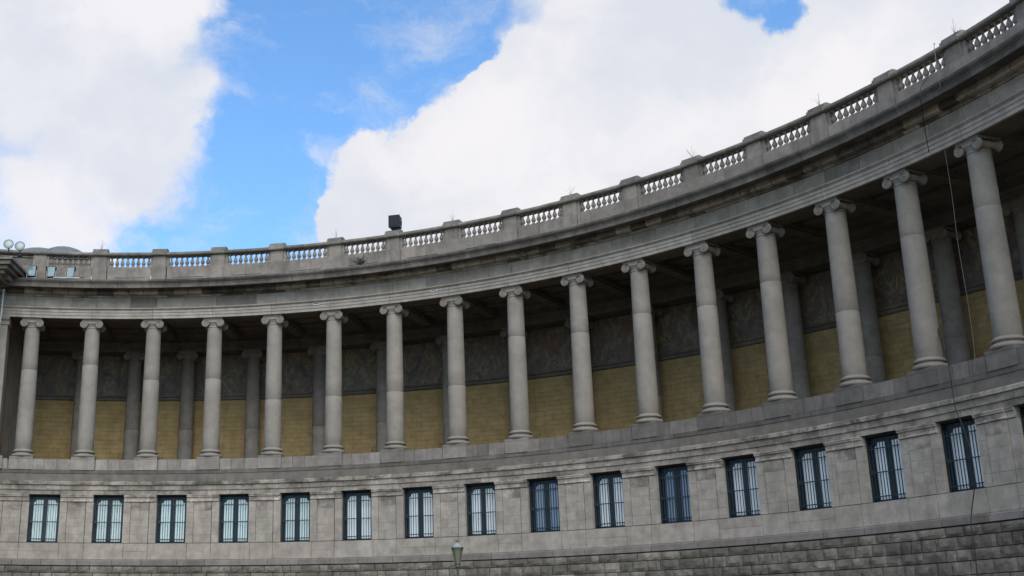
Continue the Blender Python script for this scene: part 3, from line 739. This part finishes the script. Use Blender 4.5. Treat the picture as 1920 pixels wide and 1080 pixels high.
# plants
def weed(P, label, n, spread, h, seed):
    rnd = random.Random(seed); t = thing('weed', label, 'plant', tuple(P))
    st = MB(); lf = MB()
    for i in range(n):
        a = rnd.uniform(-pi, pi); s = rnd.uniform(.15, 1)*spread; hh = h*rnd.uniform(.4, 1)
        tip = Vector((s*cos(a), -abs(s*sin(a))*.35, hh)); st.tube([(0, 0, 0), tip*.5+Vector((0, 0, .05)), tip], .006, 4)
        for j in range(9):
            p = tip*rnd.uniform(.3, 1.05)+Vector((rnd.uniform(-.06, .06), rnd.uniform(-.06, .06), rnd.uniform(-.05, .05)))
            d = Vector((rnd.gauss(0, 1), rnd.gauss(0, 1), rnd.gauss(0, 1))).normalized(); e = d.orthogonal().normalized(); L = rnd.uniform(.04, .085)
            lf.add([p, p+d*L*.5+e*L*.3, p+d*L, p+d*L*.5-e*L*.3], [(0, 1, 2, 3)])
    link('stem', st.me('stem', M['twig']), t); link('leaves', lf.me('leaves', M['leaf']), t)
weed(wp(5.60, -1.15, 23.40), 'low green bushy weed growing out of the cornice left of the loudspeaker', 70, .68, .62, 3)
weed(wp(5.66, .2, 11.84), 'tiny upright green sprig growing on the parapet between two columns', 4, .10, .38, 5)

# lightning cables
CB = {
 'upper': ([(23.55, 50.3, 27.35), (23.19, 49.64, 26.96), (22.85, 48.97, 25.49), (22.88, 49.0, 24.75), (22.95, 49.25, 24.55)], 'cablel', .014, 'thin grey cable dropping from the coping over the cornice at the upper right'),
 'mid': ([(23.3, 50.1, 26.05), (22.47, 49.80, 25.10), (22.40, 49.86, 24.38), (22.9, 51.0, 23.75), (23.12, 51.42, 22.72)], 'cable', .018, 'black cable crossing the architrave near the right edge'),
 'thin': ([(23.42, 50.60, 22.5), (23.50, 50.75, 20.42), (23.50, 50.85, 18.77), (23.50, 50.84, 17.59), (23.50, 50.77, 15.72), (23.45, 50.74, 13.70), (23.30, 50.74, 12.8)], 'cablel', .010, 'pale thin cord hanging left of the rightmost column'),
 'low': ([(23.85, 55.1, 22.60), (23.75, 55.0, 20.14), (23.60, 54.4, 17.05), (23.30, 53.3, 14.81), (22.95, 52.1, 13.37), (22.95, 52.1, 12.46), (22.93, 52.0, 11.65), (22.98, 51.88, 11.19), (23.05, 51.75, 10.57), (23.1, 51.58, 9.72), (23.12, 51.68, 8.56), (23.02, 52.05, 7.54), (22.9, 52.05, 6.9), (22.85, 51.95, 5.95), (22.83, 51.98, 4.91), (22.8, 51.95, 3.5), (22.8, 51.95, 1.0)], 'cable', .022, 'long black cable hanging down over the parapet and the last window at right')}
for k_, (pts, mt, r, lb) in CB.items():
    # smooth the polyline
    P = [Vector(p) for p in pts]; S2 = []
    for i in range(len(P)-1):
        p0, p1, p2, p3 = P[max(i-1, 0)], P[i], P[i+1], P[min(i+2, len(P)-1)]
        for s in range(5):
            u = s/5; S2.append(.5*((2*p1)+(-p0+p2)*u+(2*p0-5*p1+4*p2-p3)*u*u+(-p0+3*p1-3*p2+p3)*u**3))
    S2.append(P[-1]); m = MB(); m.tube(S2, r, 6); o = link('cable', m.me('cable', M[mt], True)); tag(o, lb, 'cable')

# street lamp in front of the wall
LP = Vector((2.27, 49.9, 0)); ZTOP = 6.02
t = thing('street_lamp', 'old fashioned street lamp with pale conical cap and yellowish glass before the wall', 'street lamp', tuple(LP))
m = MB(); m.lathe([(.16, 0), (.16, .25), (.10, .32), (.075, .9), (.055, 1.0), (.045, 4.9), (.06, 4.95), (.06, 5.02), (.10, 5.05), (.10, 5.12)], 14); link('pole', m.me('pole', M['lampgreen'], True), t)
hd = link('lantern', MB().lathe([(.085, 5.12), (.10, 5.16)], 6).me('lantern', M['lampgreen']), t)
m = MB(); m.lathe([(.11, 5.16), (.205, 5.72)], 6); sub('glass', m.me('glass', M['lampglass']), hd)
m = MB()
for i in range(6):
    a = 2*pi*i/6; m.tube([(.115*cos(a), .115*sin(a), 5.16), (.212*cos(a), .212*sin(a), 5.72)], .012, 4)
m.lathe([(.215, 5.72), (.245, 5.74), (.245, 5.79), (.23, 5.80)], 6); sub('lantern_frame', m.me('lantern_frame', M['lampgreen']), hd)
m = MB(); m.lathe([(.23, 5.80), (.16, 5.88), (.08, 5.96), (.05, 5.99)], 12); sub('cap', m.me('cap', M['lampcap']), hd)
m = MB(); m.lathe([(.05, 5.99), (.065, 6.01), (.06, 6.05), (.02, 6.08)], 8); sub('finial', m.me('finial', M['lampgreen']), hd)
